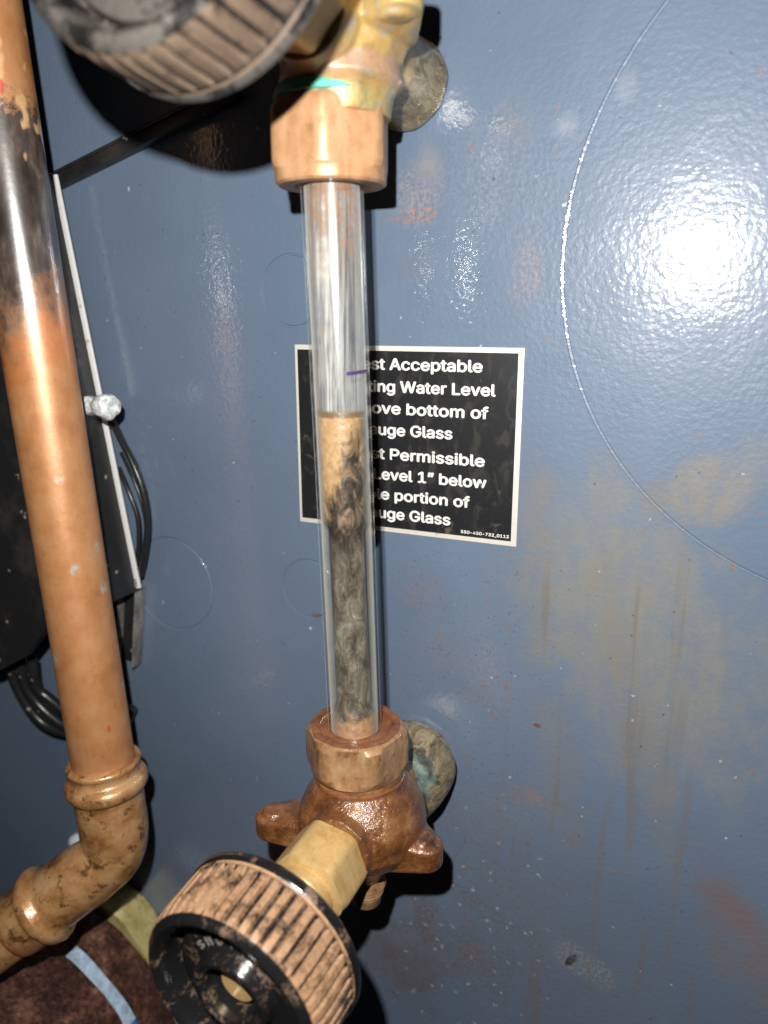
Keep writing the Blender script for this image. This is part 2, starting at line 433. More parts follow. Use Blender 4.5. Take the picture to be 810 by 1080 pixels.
def m_black(name, c=(.013, .013, .014), rough=.45, dust=.35):
    k = NT(name)
    w = k.noise(.05, 4, .65); f = k.noise(.7, 4, .65)
    col = k.mix(k.math('MULTIPLY', k.step(w, .5, .75), dust), c, (.07, .06, .052))
    q = k.n('ShaderNodeTexVoronoi'); k.l(k.co, q.inputs['Vector']); q.inputs['Scale'].default_value = .16
    r = k.sep(q.outputs['Color'])[0]
    d = k.math('ADD', q.outputs['Distance'], k.math('MULTIPLY', k.math('SUBTRACT', f, .5), .3))
    col = k.mix(k.math('MULTIPLY', k.step(d, .16, .08), k.math('GREATER_THAN', r, .72)), col, (.30, .22, .16))
    q = k.n('ShaderNodeTexVoronoi'); k.l(k.vmul((1, 1, 1), (40, 40, 40)), q.inputs['Vector']); q.inputs['Scale'].default_value = .07
    r = k.sep(q.outputs['Color'])[0]
    d = k.math('ADD', q.outputs['Distance'], k.math('MULTIPLY', k.math('SUBTRACT', f, .5), .35))
    col = k.mix(k.math('MULTIPLY', k.step(d, .13, .07), k.math('GREATER_THAN', r, .7)), col, (.36, .28, .22))
    nb = k.bump(f, .05, 1); nb = k.bump(w, .4, 1, nb)
    k.pbr(col, rough, 0, nb)
    return k.m

def m_simple(name, c, rough=.5, metal=0.0, var=.15, scale=.4, bump=.04, coat=0.0):
    k = NT(name)
    w = k.noise(scale, 4, .62)
    col = k.ramp(w, [(.3, tuple(x * (1 - var) for x in c)), (.7, tuple(min(1, x * (1 + var)) for x in c))])
    k.pbr(col, rough, metal, k.bump(w, bump, 1), coat=coat)
    return k.m

def m_signface():
    k = NT('sign_black_vinyl')
    w = k.noise(.10, 4, .65); f = k.noise(.5, 4, .65); sm = k.noise(.25, 4, .6, k.vmul((1, 1, .5), (3, 1, 2), (0, .6, 0)), .8)
    col = k.mix(k.math('MULTIPLY', k.step(sm, .50, .68), .7), (.012, .013, .015), (.042, .040, .037))
    col = k.mix(k.math('MULTIPLY', k.step(w, .60, .70), k.math('MULTIPLY', k.step(f, .5, .6), .55)), col, (.16, .12, .08))
    k.pbr(col, .34, 0, k.bump(f, .02, 1), coat=.2, coat_r=.2)
    return k.m
def m_white(name, c=(.74, .73, .70), rust=True):
    k = NT(name)
    f = k.noise(.6, 4, .65); w = k.noise(.12, 3, .6)
    col = k.mix(k.math('MULTIPLY', k.step(f, .55, .72), .45), c, tuple(x * .66 for x in c))
    if rust: col = k.mix(k.math('MULTIPLY', k.step(w, .66, .72), .6), col, (.42, .22, .10))
    k.pbr(col, .42, 0, k.bump(f, .02, 1))
    return k.m

def m_rustpipe():
    k = NT('maroon_rust')
    w = k.noise(.10, 5, .65); f = k.noise(.45, 5, .7)
    col = k.ramp(k.math('ADD', k.math('MULTIPLY', w, .5), k.math('MULTIPLY', f, .5)), [(.38, (.018, .007, .005)), (.49, (.075, .028, .019)), (.58, (.18, .080, .052)), (.68, (.36, .20, .13))])
    nb = k.bump(f, 1.6, 1)
    k.pbr(col, .62, 0, nb, spec=.35)
    return k.m

def m_glass():
    """clear tube wall: light passes straight where it is thin, a pale sheen at the rims stands in for refracted light"""
    k = NT('clear_gauge_glass')
    lw = k.n('ShaderNodeLayerWeight'); lw.inputs[0].default_value = .5
    tr = k.n('ShaderNodeBsdfTransparent'); tr.inputs[0].default_value = (.95, .96, .95, 1)
    gl = k.n('ShaderNodeBsdfGlossy'); gl.inputs['Color'].default_value = (1, 1, 1, 1)
    f = k.noise(.25, 4, .6, k.vmul((1, 1, .12)))
    k.put(k.fmix(f, .08, .26), gl.inputs['Roughness'])
    k.l(k.bump(f, .05, 1), gl.inputs['Normal'])
    fr = k.math('ADD', .05, k.math('MULTIPLY', k.math('POWER', lw.outputs['Facing'], 5.0), .8))
    m1 = k.n('ShaderNodeMixShader'); k.l(fr, m1.inputs[0]); k.l(tr.outputs[0], m1.inputs[1]); k.l(gl.outputs[0], m1.inputs[2])
    sh = k.n('ShaderNodeBsdfSheen'); k.put(k.ramp(k.noise(.2, 3, .6, k.vmul((1, 1, .2))), [(.35, (.55, .50, .44)), (.65, (.95, .93, .90))]), sh.inputs[0]); sh.inputs['Roughness'].default_value = .55
    edge = k.math('MULTIPLY', k.step(lw.outputs['Facing'], .80, .98), .4)  # pale rim sheen imitates light bent through the tube wall
    m2 = k.n('ShaderNodeMixShader'); k.l(edge, m2.inputs[0]); k.l(m1.outputs[0], m2.inputs[1]); k.l(sh.outputs[0], m2.inputs[2])
    k.l(m2.outputs[0], k.out.inputs[0])
    return k.m

def m_film():
    """cloudy lime on the bore: streaks along the tube and pale rims paint in refracted light, brown near the top"""
    k = NT('limescale_and_refraction')
    X, Y, Z = k.sep()
    lw = k.n('ShaderNodeLayerWeight'); lw.inputs[0].default_value = .5
    ang = k.math('MULTIPLY', k.math('ARCTAN2', Y, X), 6.6)
    cv = k.n('ShaderNodeCombineXYZ'); k.l(ang, cv.inputs[0]); k.l(k.math('MULTIPLY', Z, .03), cv.inputs[2])
    s1 = k.noise(.42, 3, .55, cv.outputs[0], .3); s2 = k.noise(1.3, 2, .5, cv.outputs[0]); f = k.noise(.5, 4, .65); w = k.noise(.16, 4, .6)
    s = k.math('ADD', k.math('ADD', k.math('MULTIPLY', s1, .62), k.math('MULTIPLY', s2, .28)), k.math('MULTIPLY', w, .10))
    col = k.ramp(s, [(.36, (.08, .08, .09)), (.45, (.24, .245, .26)), (.50, (.52, .52, .52)), (.55, (.26, .26, .27)), (.61, (.70, .68, .66))])  # grey and white streaks: the tube's refractions and reflections painted into the lime
    top = k.step(k.math('ADD', Z, k.math('MULTIPLY', k.math('SUBTRACT', w, .5), 30)), 126, 156)
    col = k.mix(k.math('MULTIPLY', k.math('MULTIPLY', top, k.step(f, .34, .62)), .95), col, (.46, .25, .15))
    fl = k.math('MULTIPLY', k.step(k.voro(.13, k.vmul((1, 1, .8))), .17, .1), k.step(f, .45, .55))
    col = k.mix(k.math('MULTIPLY', fl, .5), col, (.55, .33, .22))
    wash = k.step(Z, 100.4, 101.6)   # under the water line the bore is washed cleaner
    rim = k.step(lw.outputs['Facing'], .25, .85)  # pale rims: refracted light put into the film
    lowa = k.math('ADD', .03, k.math('MULTIPLY', rim, .66))
    upa = k.math('ADD', .62, k.math('MULTIPLY', k.math('SUBTRACT', s, .5), .9), clamp=True)
    al = k.fmix(wash, lowa, k.math('MAXIMUM', upa, k.math('MULTIPLY', rim, .8)))
    col = k.mix(k.math('SUBTRACT', 1.0, wash), col, k.ramp(k.noise(.12, 3, .6), [(.4, (.50, .49, .47)), (.62, (.72, .66, .55))]))
    q = k.n('ShaderNodeBsdfPrincipled')
    b = k.pbr(col, .28, 0, k.bump(f, .06, 1), alpha=al)
    pb = [n for n in k.t.nodes if n.type == 'BSDF_PRINCIPLED' and n.outputs[0].is_linked][0]
    k.t.nodes.remove(q)
    pb.inputs['Sheen Weight'].default_value = .8; pb.inputs['Sheen Roughness'].default_value = .5; k.put((1, .97, .93), pb.inputs['Sheen Tint'])
    return k.m

def m_water():
    """standing dirty water and what has settled in it"""
    k = NT('dirty_water')
    X, Y, Z = k.sep()
    w = k.noise(.20, 4, .62); f = k.noise(.55, 5, .7); c = k.noise(.28, 4, .7, k.vmul((1, 1, .45), (6, 2, 4)), .8)
    zz = k.math('ADD', Z, k.math('MULTIPLY', k.math('SUBTRACT', w, .5), 12))
    grey = k.ramp(c, [(.34, (.040, .030, .023)), (.46, (.115, .092, .073)), (.57, (.20, .170, .138)), (.70, (.38, .345, .29))])
    soot = k.ramp(c, [(.40, (.022, .016, .012)), (.52, (.10, .068, .047)), (.66, (.32, .22, .15))])
    foam = k.ramp(f, [(.35, (.44, .25, .12)), (.6, (.60, .39, .20))])
    mud = k.ramp(f, [(.35, (.36, .19, .10)), (.6, (.52, .30, .17))])
    col = grey
    col = k.mix(k.step(zz, 60, 65), col, soot)
    xf = k.math('ADD', zz, k.math('MULTIPLY', X, -2.4))
    col = k.mix(k.step(k.math('ADD', xf, k.math('MULTIPLY', k.math('SUBTRACT', c, .5), 40)), 76, 96), col, foam)
    col = k.mix(k.math('MULTIPLY', k.step(Z, 98.9, 99.6), .75), col, (.10, .06, .035))
    col = k.mix(k.step(zz, 13, 9), col, mud)
    cr = k.step(k.math('ABSOLUTE', k.math('SUBTRACT', k.noise(.16, 3, .6, k.vmul((1, 1, .6), (2, 8, 1))), .5)), .018, .006)
    col = k.mix(k.math('MULTIPLY', k.math('MULTIPLY', cr, .1), k.step(Z, 55, 45)), col, (.55, .48, .38))
    k.pbr(col, .35, 0, k.bump(f, .25, 1), coat=.3, coat_r=.2)
    return k.m

def m_clearcap():
    k = NT('cloudy_clear_plastic')
    f = k.noise(.45, 4, .65, None, 1.0)
    col = k.ramp(f, [(.36, (.55, .58, .58)), (.5, (.74, .77, .77)), (.62, (.88, .90, .90))])
    k.pbr(col, .12, 0, k.bump(f, .5, 1), coat=.8, coat_r=.08, alpha=k.fmix(k.step(f, .4, .6), .75, .96))
    return k.m

PAINT = m_paint(); COPPER = m_copper(); FITTING = m_fitting()
UPNUT = m_nut('worn_bronze', (.30, .145, .065), (.43, .235, .118), (.50, .30, .165), (.24, .12, .05), .44, .2)
LOWNUT = m_nut('stained_bronze', (.17, .075, .030), (.34, .19, .09), (.45, .30, .165), (.12, .045, .016), .40, .2, .5, .75)
GLAND = m_nut('yellow_brass', (.48, .29, .105), (.60, .40, .165), (.66, .46, .22), (.36, .20, .07), .42, .3, 0.0, .3)
RUSTRING = m_nut('rust_packing', (.10, .035, .015), (.20, .075, .03), (.27, .12, .05), (.06, .02, .01), .45, 0, .4, .6)
UPBODY = m_upper_body(); LOWBODY = m_rusty_body(); NIP_LOW = m_nipple('corroded_brass', (10.0, -26, 4), (13.0, -4, -4)); NIP_UP = m_nipple('scuffed_brass', (-2, -26, -12), (6, -9, 8))
BAKELITE = m_plastic('black_handwheel', .5, .595, (.26, .17, .115)); DUSTY = m_plastic('dust_on_ribs', .97, .43, (.32, .185, .10), soft=.12); GROOVE = m_plastic('grime_in_grooves', .65, .54, (.13, .08, .05))
BAKE_UP = m_plastic('dusty_handwheel', .92, .47, (.060, .053, .047), (.010, .010, .010)); RIB_UP = m_plastic('dust_on_upper_ribs', .97, .36, (.095, .066, .045))
GROOVE_UP = m_plastic('brown_grooves', .75, .5, (.035, .023, .016), (.009, .007, .006))
BLACK = m_black('black_enamel'); CABLE = m_black('black_cable_jacket', (.016, .016, .017), .3, .2)
SIGNFACE = m_signface(); WHITE = m_white('sign_white'); BORDER = m_white('border_offwhite', (.60, .575, .53)); SEAL = m_white('white_edge_paint', (.70, .70, .70)); RUSTPIPE = m_rustpipe()
GLASS = m_glass(); FILM = m_film(); WATER = m_water(); CLEARCAP = m_clearcap()
STEEL = m_nut('galvanised_steel', (.16, .15, .135), (.30, .29, .27), (.46, .45, .42), (.10, .06, .04), .35, .5)
INK = m_simple('violet_ink', (.055, .025, .12), .5)
ORANGE = m_simple('orange_paint', (.78, .27, .07), .5); TAPE = m_simple('pale_blue_tape', (.42, .55, .70), .45, 0, .35, .3); TAPEB = m_simple('blue_tape', (.06, .16, .52), .45, 0, .4, .4)
OLDBRASS = m_nut('dirty_yellow_brass', (.30, .24, .08), (.52, .44, .18), (.62, .55, .28), (.14, .09, .03), .5, .15, 0, .6, .2)
WHITEPL = m_simple('white_plastic', (.62, .68, .74), .4)

# ---------------------------------------------------------------- boiler jacket sheet with knockouts
jacket = thing('boiler_jacket', 'slate blue enamelled boiler jacket sheet with rust streaks, behind everything', 'boiler panel', V(0, 0, 0))
DISCS = [(-193.3, -104.9, 19.9, 'knockout'), (-130.4, -97.8, 11.75, 'knockout'), (-133.8, 7.6, 12.2, 'knockout'), (49.9, 15.3, 94.9, 'access_cover')]
def build_sheet():
    from mathutils.geometry import delaunay_2d_cdt
    vs = []; es = []
    def loop(pts):
        b = len(vs); n = len(pts); vs.extend(Vector(p) for p in pts); es.extend((b + i, b + (i + 1) % n) for i in range(n))
    loop([(-560, -620), (320, -620), (320, 330), (-560, 330)])
    segs = []
    for cx, cz, r, _ in DISCS:
        n = 96 if r < 50 else 240
        segs.append(n); loop([(cx + r * math.cos(2 * PI * i / n), cz + r * math.sin(2 * PI * i / n)) for i in range(n)])
    ov, oe, of, *_ = delaunay_2d_cdt(vs, es, [], 0, 1e-4)
    mb = MB(); b = [V(p.x, 0, p.y) for p in ov]; keep = []
    for f in of:
        c = sum((ov[i] for i in f), Vector((0, 0))) / len(f)
        if all((c - Vector((cx, cz))).length > r * .9995 - .02 or (c - Vector((cx, cz))).length > r for cx, cz, r, _ in DISCS): keep.append(list(f))
    mb.raw(b, keep)
    for (cx, cz, r, _), n in zip(DISCS, segs):
        q = .82 if r < 50 else .95
        prof = [(r, 0), (r - .14, -.06), (r - .24, -.6), (r - q, -.7), (r - q, -1.2)]
        mb.lathe(V(cx, 0, cz), OUT, prof, n, cap=False)
    o = mb.build('front_sheet', PAINT, jacket, 40)
    for cx, cz, r, nm in DISCS:
        d = MB(); n = 96 if r < 50 else 240
        dp = .12 if r < 50 else .02; q = .84 if r < 50 else .97
        d.lathe(V(cx, 0, cz), OUT, [(r - q, -1.0), (r - q - .04, -dp - .22), (r - q - .14, -dp - .08), (r - q - .34, -dp), (r - q - .40, -dp), (r - q - .9, -dp), (r * .5, -dp), (.01, -dp)], n, cap=False)
        d.build(nm, PAINT, jacket, 40)
build_sheet()

# ---------------------------------------------------------------- warning sign
SX0, SX1, SZ0, SZ1 = -133.2, -54.1, -72.2, -9.9
sign = thing('water_level_sign', 'black water level sign with white lettering and thin white border, stuck behind the glass tube', 'sign', V((SX0 + SX1) / 2, .0, SZ0))
mb = MB(); mb.box((SX0, -.40, SZ0), (SX1, -.02, SZ1), None, .08); mb.build('border', BORDER, sign, 30)
bl, br, bt, bb = 1.0, 1.8, 1.6, 1.6
mb = MB(); mb.box((SX0 + bl, -.46, SZ0 + bb), (SX1 - br, -.39, SZ1 - bt)); mb.build('face', SIGNFACE, sign, 0)
try:
    FONT = bpy.data.fonts.load(os.path.join(bpy.utils.system_resource('DATAFILES', path='fonts'), 'Inter.woff2'))
except Exception:
    FONT = None
def text_mesh(txt, size, offset=0.0, extrude=.04, align='CENTER', space=1.0):
    cu = bpy.data.curves.new('text_work', 'FONT'); cu.body = txt; cu.size = size; cu.offset = offset; cu.extrude = extrude
    cu.align_x = align; cu.resolution_u = 4; cu.space_character = space
    if FONT: cu.font = FONT
    o = bpy.data.objects.new('text_work', cu); C.objects.link(o)
    dg = bpy.context.evaluated_depsgraph_get(); dg.update()
    me = bpy.data.meshes.new_from_object(o.evaluated_get(dg)); bpy.data.objects.remove(o)
    vs = [p.co.copy() for p in me.vertices]; fs = [list(f.vertices) for f in me.polygons]; bpy.data.meshes.remove(me)
    return vs, fs
def sign_line(txt, x, z, w, size, bold, align='CENTER'):
    vs, fs = text_mesh(txt, size, 0, .03, align)
    x0 = min(p.x for p in vs); x1 = max(p.x for p in vs)
    k = w / (x1 - x0)
    mb = MB(); b = bold
    for q, (ox, oz) in enumerate([(0, 0), (b, 0), (-b, 0), (0, b * .7), (0, -b * .7)] if b else [(0, 0)]):   # a heavier stroke: the letter laid down a hair to each side
        mb.raw([V(x + (p.x - (x0 + x1) / 2) * k + ox, .49 + p.z + q * .012, z + p.y + oz) for p in vs], fs)
    mb.build('lettering', WHITE, sign, 0)
SIGN_LINES = [('Lowest Acceptable', -93.1, -17.8, 52.0), ('Operating Water Level', -92.2, -25.0, 59.0), ('1\u201d above bottom of', -92.0, -32.1, 54.5), ('Gauge Glass', -92.9, -39.2, 33.0),
              ('Lowest Permissible', -92.75, -47.3, 54.5), ('Water Level 1\u201d below', -93.2, -54.3, 57.0), ('visible portion of', -92.8, -61.2, 45.5), ('Gauge Glass', -93.0, -67.8, 33.0)]
for t, x, z, w in SIGN_LINES: sign_line(t, x, z + .4, w, 6.9, .21)
sign_line('550-430-732_0113', -64.6, -69.6, 16.0, 1.9, .05)

# ---------------------------------------------------------------- gauge cocks
def dome(mb, c, r, n=24):
    bm = bmesh.new(); bmesh.ops.create_uvsphere(bm, u_segments=n, v_segments=n // 2, radius=r)
    bm.verts.ensure_lookup_table()
    mb.raw([p.co + c for p in bm.verts], [[q.index for q in f.verts] for f in bm.faces]); bm.free()
def disc_ring(c, r, n=20): return [c + Vector((math.cos(2 * PI * i / n) * r, math.sin(2 * PI * i / n) * r, 0)) for i in range(n)]

def cock_body(t, cx, cz, s, mats, wingl, wingr, r=18.2):
    """s = +1: glass leaves upwards (lower cock), -1: downwards (upper cock)"""
    A = V(cx, 44.5, cz); ax = Vector((0, 0, -s)); mb = MB()
    mb.lathe(A, ax, [(12.2, -19), (13.2, -13.6), (15.4, -11.2), (r - 2.2, -7.6), (r - .5, -3.6), (r, 0), (r - .4, 4.5), (r - 3, 9), (12.8, 13.0), (9.6, 16), (7.6, 18.5), (6.4, 21.5)], 48)
    mb.lathe(A, OUT, [(11.5, 0), (11.5, 14), (10.6, 19)], 36)            # towards the packing nut
    mb.lathe(A, -OUT, [(12.5, 0), (12.5, 12), (11.0, 27)], 36)           # towards the boiler
    for w in (wingl, wingr):                                             # two cast ears
        tip = V(*w); root = A + Vector((math.copysign(9, w[0] - cx), 0, (tip.z - A.z) * .9))
        pts = []
        for dz, g in ((-3.9, .9), (-3.2, 1), (2.6, 1), (3.3, .92)):
            pts += disc_ring(tip + Vector((0, 0, dz)), 5.4 * g)
        for dz, g in ((-6, .8), (-4.5, 1), (4.5, 1), (6, .8)):
            pts += disc_ring(root + Vector((0, 0, dz)), 10.5 * g)
        mb.hull(pts)
        pad = tip + Vector((math.copysign(1.0, cx - w[0]), 0, s * 4.2))
        mb.lathe(pad, Vector((0, 0, s)), [(3.9, -1), (3.7, .9), (2.6, 1.3)], 20)
    fuse(mb, 'body', mats, t, .45, 3)

def wheel(t, c, a, mats, hubmat, spin=0.0, words=None, R=24.3):
    """ribbed round handle: back flange, ribbed rim, dished face with a raised letter band and collar"""
    NR = 46; n = NR * 8; e = R - 24.3
    mb = MB()
    prof = [(9.5, 0), (R - 3.5, 0), (R - .9, .4), (R, 1.4), (R, 3.0), (R - .5, 3.7), (R - .9, 4.2), (R - .55, 4.9), (R - .5, 6), (R - .6, 10), (R - .8, 14.5), (R - 1.1, 17.2), (R - 1.4, 18.6), (R - 1.9, 19.6),
            (R - 2.9, 20.8), (R - 3.9, 21.2), (R - 4.8, 20.9), (R - 5.5, 19.8), (R - 6.0, 17), (R - 6.3, 11.5), (R - 7.0, 10.8), (16.3 + e, 10.8), (16.0 + e, 11.4), (15.6 + e, 15.2), (15.0 + e, 15.7), (11.6, 15.9), (11.0, 16.6), (10.7, 19.2),
            (10.0, 20.0), (8.9, 20.0), (8.1, 19.2), (7.8, 12), (7.6, 11), (6.5, 11), (3.5, 11)]
    depth = {8: .9, 9: 1.0, 10: 1.0, 11: 1.0, 12: .75}
    def rf(th, i, r):
        d = depth.get(i)
        if not d: return r
        q = (math.cos(th * NR) + 1) / 2
        return r - d * 1.25 * max(0.0, min(1.0, (q - .56) * 4.5))
    def mf(i, j):
        if 5 <= i <= 12:
            q = (math.cos(2 * PI * (j + .5) / n * NR) + 1) / 2
            if 7 <= i <= 11 and q > .70: return 2
            return 1
        return 0
    mb.lathe(c, a, prof, n, rf, cap=False, mf=mf)
    w = mb.build('handwheel', mats, t, 40)
    h = MB(); h.hexa(c, a, [(5.4, 4), (5.8, 14.0), (5.6, 15.3), (4.6, 16.0)], 9.6, 0, 48); h.build('stem_nut', hubmat, w, 30, ORG[w.name])
    if words:
        u, v, ax = frame(a); lm = MB(); th = words[1]
        for ch in words[0]:
            vs, fs = text_mesh(ch, 4.3, .03, .0)
            d = (u * math.cos(th) + v * math.sin(th)); tg = (u * -math.sin(th) + v * math.cos(th)) * -1
            for q, hgt in ((0, .42),):
                lm.raw([c + ax * (15.8 + hgt) + d * (11.95 + p.y) + tg * p.x for p in vs], fs)
            lm_v = len(vs)
            th -= .28
        # give the letters a side wall down to the band
        me = lm.mesh('lettering', ORG[w.name]); bm = bmesh.new(); bm.from_mesh(me)
        ex = bmesh.ops.extrude_face_region(bm, geom=bm.faces[:])
        bmesh.ops.translate(bm, verts=[g for g in ex['geom'] if isinstance(g, bmesh.types.BMVert)], vec=ax * (-.6 * S))
        bmesh.ops.recalc_face_normals(bm, faces=bm.faces[:]); bm.to_mesh(me); bm.free()
        me.materials.append(LETTER); link('lettering', me, w, ORG[w.name])
        dab = MB(); d = (u * math.cos(words[2]) + v * math.sin(words[2])); p0 = c + ax * 15.75 + d * 13.6
        dab.lathe(p0, ax, [(1.9, -.1), (1.7, .35), (1.0, .6), (.05, .68)], 20, lambda q, i, r: r * (1 + .25 * math.sin(2 * q + 1)), cap=False)
        dab.build('paint_dab', ORANGE, w, 60, ORG[w.name])
    return w
LETTER = m_simple('worn_raised_letters', (.14, .13, .12), .4)

# lower cock
LX, LZ = -88.5, -151.0
low = thing('gauge_cock', 'lower gauge cock, wet rusty brown bronze, round black handwheel at the bottom of the picture', 'valve', V(LX, 0, LZ), 'gauge cocks at the two ends of the glass tube')
cock_body(low, LX, LZ, 1, LOWBODY, (-117.5, 51, -158.0), (-67.0, 46, -156.8), 20.0)
mb = MB(); mb.hexa(V(-90.2, 44.5, -134.4), UP, [(12.8, -.4), (13.6, 0), (14.2, .5), (15.3, 2.2), (15.9, 3.4), (15.9, 10.2), (15.4, 12.4), (14.4, 13.6), (13.6, 14.1), (11.9, 14.2), (11.2, 13.7), (10.8, 11.5), (9.4, 10.8), (8.2, 10.6)], 28.2, .2618)
mb.build('union_nut', LOWNUT, low, 28)
mb = MB(); mb.lathe(V(-90.5, 44.5, -124.6), UP, [(13.4, 3.2), (13.5, 4.7), (12.4, 5.0), (11.2, 4.7), (10.9, 2.6), (9.6, 2.2), (8.4, 1.6), (8.3, 0)], 72, lambda q, i, r: r + .12 * math.sin(7 * q) + .1 * math.sin(11 * q + 2)); mb.build('packing_ring', RUSTRING, low, 50)
mb = MB(); mb.lathe(V(LX - .8, 44.5, -137.4), UP, [(13.0, 0), (13.9, .5), (13.9, 1.5), (12.8, 2.1)], 64); mb.build('neck_washer', RUSTRING, low, 40)
mb = MB(); mb.lathe(V(LX + 1.5, 45.5, -173.5), Vector((0, 0, -1)), [(6.2, 0), (6.4, 1), (5.8, 1.5), (6.0, 2.3), (5.5, 2.8), (5.7, 3.6), (5.1, 4.2), (5.2, 5.2), (4.6, 6.0), (4.6, 8.0), (4.0, 8.6)], 40)
mb.build('drain_tip', LOWNUT, low, 50)
mb = MB(); mb.lathe(V(-86.8, 0, -154.6), OUT, [(12.2, .02), (12.9, .8), (13.2, 2.4), (12.6, 3.6), (12.8, 4.6), (15.2, 5.4), (16.0, 6.6), (16.3, 9), (16.2, 15), (15.6, 20), (14.2, 24), (12.6, 27), (11.8, 33)], 64,
                    lambda q, i, r: r * (1 + .025 * math.sin(3 * q + 1.2) + .012 * math.sin(8 * q + i)), cap=False)
mb.build('nipple', NIP_LOW, low, 60)
mb = MB(); A = V(LX - .8, 44.5, LZ - .6); LA = (OUT + Vector((-.045, 0, -.085))).normalized()
mb.hexa(A, LA, [(10.0, 16.5), (11.6, 17.2), (12.1, 19), (12.1, 30), (11.4, 32.2), (9.6, 33.0)], 21.6, .19635); mb.build('packing_nut', GLAND, low, 25)
mb = MB(); mb.lathe(A, LA, [(9.0, 32), (9.2, 36.5), (8.4, 38), (6.4, 38.6), (4.6, 39), (4.6, 53)], 48); mb.build('gland_follower', GLAND, low, 30)
wheel(low, A + LA * 48.0, LA, [BAKELITE, DUSTY, GROOVE], GLAND, 0, ('SHUT', 2.42, .98), R=26.2)

# upper cock (the same casting upside down)
UX, UZ = -92.2, 65.5
up = thing('gauge_cock', 'upper gauge cock, dull yellow brass stained green, dusty handwheel at the top of the picture', 'valve', V(UX, 0, UZ), 'gauge cocks at the two ends of the glass tube')
cock_body(up, UX, UZ, -1, UPBODY, (-119.5, 48, UZ + 5.5), (-72.0, 56, UZ + 2.5), 16.8)
mb = MB(); mb.hexa(V(-95.3, 44.5, 51.0), -UP, [(12.0, 0), (13.6, .3), (14.8, 1.6), (15.1, 2.2), (15.5, 3.2), (15.5, 14.5), (15.0, 16), (14.6, 16.4), (14.4, 16.8), (14.2, 19.0), (13.4, 19.6), (9.6, 19.6), (8.6, 18.6)], 27.6, .3272)
mb.build('union_nut', UPNUT, up, 28)
mb = MB(); mb.lathe(V(-94.6, 44.5, 51.0), UP, [(13.4, -.6), (14.5, -.2), (14.7, .9), (14.2, 2.2), (13.0, 2.8)], 64, lambda q, i, r: r + .12 * math.sin(9 * q)); mb.build('verdigris_ring', m_nut('verdigris', (.16, .20, .09), (.06, .36, .27), (.10, .46, .37), (.30, .24, .12), .6, 0), up, 50)
mb = MB(); mb.lathe(V(UX, 0, UZ - .5), OUT, [(12.0, .02), (12.4, 1.0), (12.6, 4), (12.0, 6), (11.8, 12), (11.6, 20), (11.2, 32)], 64, lambda q, i, r: r * (1 + .02 * math.sin(3 * q + .6) + .008 * math.sin(9 * q + i)), cap=False)
mb.build('nipple', NIP_UP, up, 60)
UA = (OUT + Vector((-.052, 0, .095))).normalized(); A = V(UX, 44.5, UZ)
mb = MB(); mb.hexa(A, UA, [(10.0, 16.5), (11.6, 17.2), (12.1, 19), (12.1, 30), (11.4, 32.2), (9.6, 33.0)], 21.6, .19635); mb.build('packing_nut', GLAND, up, 25)
mb = MB(); mb.lathe(A, UA, [(9.0, 32), (9.2, 36.5), (8.4, 38), (6.4, 38.6), (4.6, 39), (4.6, 53)], 48); mb.build('gland_follower', GLAND, up, 30)
wheel(up, A + UA * 49.5, UA, [BAKE_UP, RIB_UP, GROOVE_UP], GLAND, R=31.4)

# ---------------------------------------------------------------- gauge glass
GB = V(-90.6, 44.5, -126.0); GT = V(-95.6, 44.5, 44.0); GA = (GT - GB).normalized(); GL = (GT - GB).length
glass = thing('gauge_glass', 'clear glass gauge tube half full of dirty brown water between the two gauge cocks', 'gauge glass', GB)
mb = MB(); mb.lathe(GB, GA, [(8.0, 0), (8.0, GL), (7.3, GL), (7.3, 0)], 72, closed=True); mb.build('tube', GLASS, glass, 40)
mb = MB(); mb.lathe(GB, GA, [(7.1, .4), (7.1, 14), (7.1, 60), (7.1, 101.2), (7.1, 166)], 64, cap=False); mb.build('limescale_and_refraction', FILM, glass, 60)
mb = MB(); mb.lathe(GB, GA, [(6.7, .2), (6.7, 9.5), (6.0, 11.5), (5.1, 14), (5.0, 40), (5.0, 66), (5.4, 68.4), (6.5, 69.0), (6.85, 72), (6.9, 99.6), (6.85, 101.0), (6.6, 100.5), (5.0, 100.0), (.02, 99.8)], 64,
                    lambda q, i, r: r + (.18 * math.sin(3 * q + i) if 2 < i < 7 else 0), cap=False)
mb.build('water_column', WATER, glass, 60)
mb = MB(); u, v, a = frame(GA)
def pen(z, t0, t1, hw, r=8.04):
    for q in (0,):
        k = 14; vs = []
        for i in range(k + 1):
            th = t0 + (t1 - t0) * i / k; d = u * math.cos(th) + v * math.sin(th); wv = hw * (1 - .35 * i / k) * (.6 if i in (0, k) else 1)
            for rr in (r, r + .06):
                vs += [GB + a * (z - wv + .4 * i / k) + d * rr, GB + a * (z + wv + .4 * i / k) + d * rr]
        fs = []
        for i in range(k):
            o = i * 4; p = o + 4
            fs += [[o + 2, p + 2, p + 3, o + 3], [o, o + 1, p + 1, p], [o, p, p + 2, o + 2], [o + 1, o + 3, p + 3, p + 1]]
        fs += [[0, 2, 3, 1], [k * 4, k * 4 + 1, k * 4 + 3, k * 4 + 2]]
        mb.raw(vs, fs)
ang_of = lambda d: math.atan2(d.dot(v), d.dot(u))
tc = ang_of(Vector((.62, -.78, 0))); te = ang_of(Vector((1.0, .0, 0)))
pen(111.0, tc, te, .42); mb.build('pen_mark', INK, glass, 60)

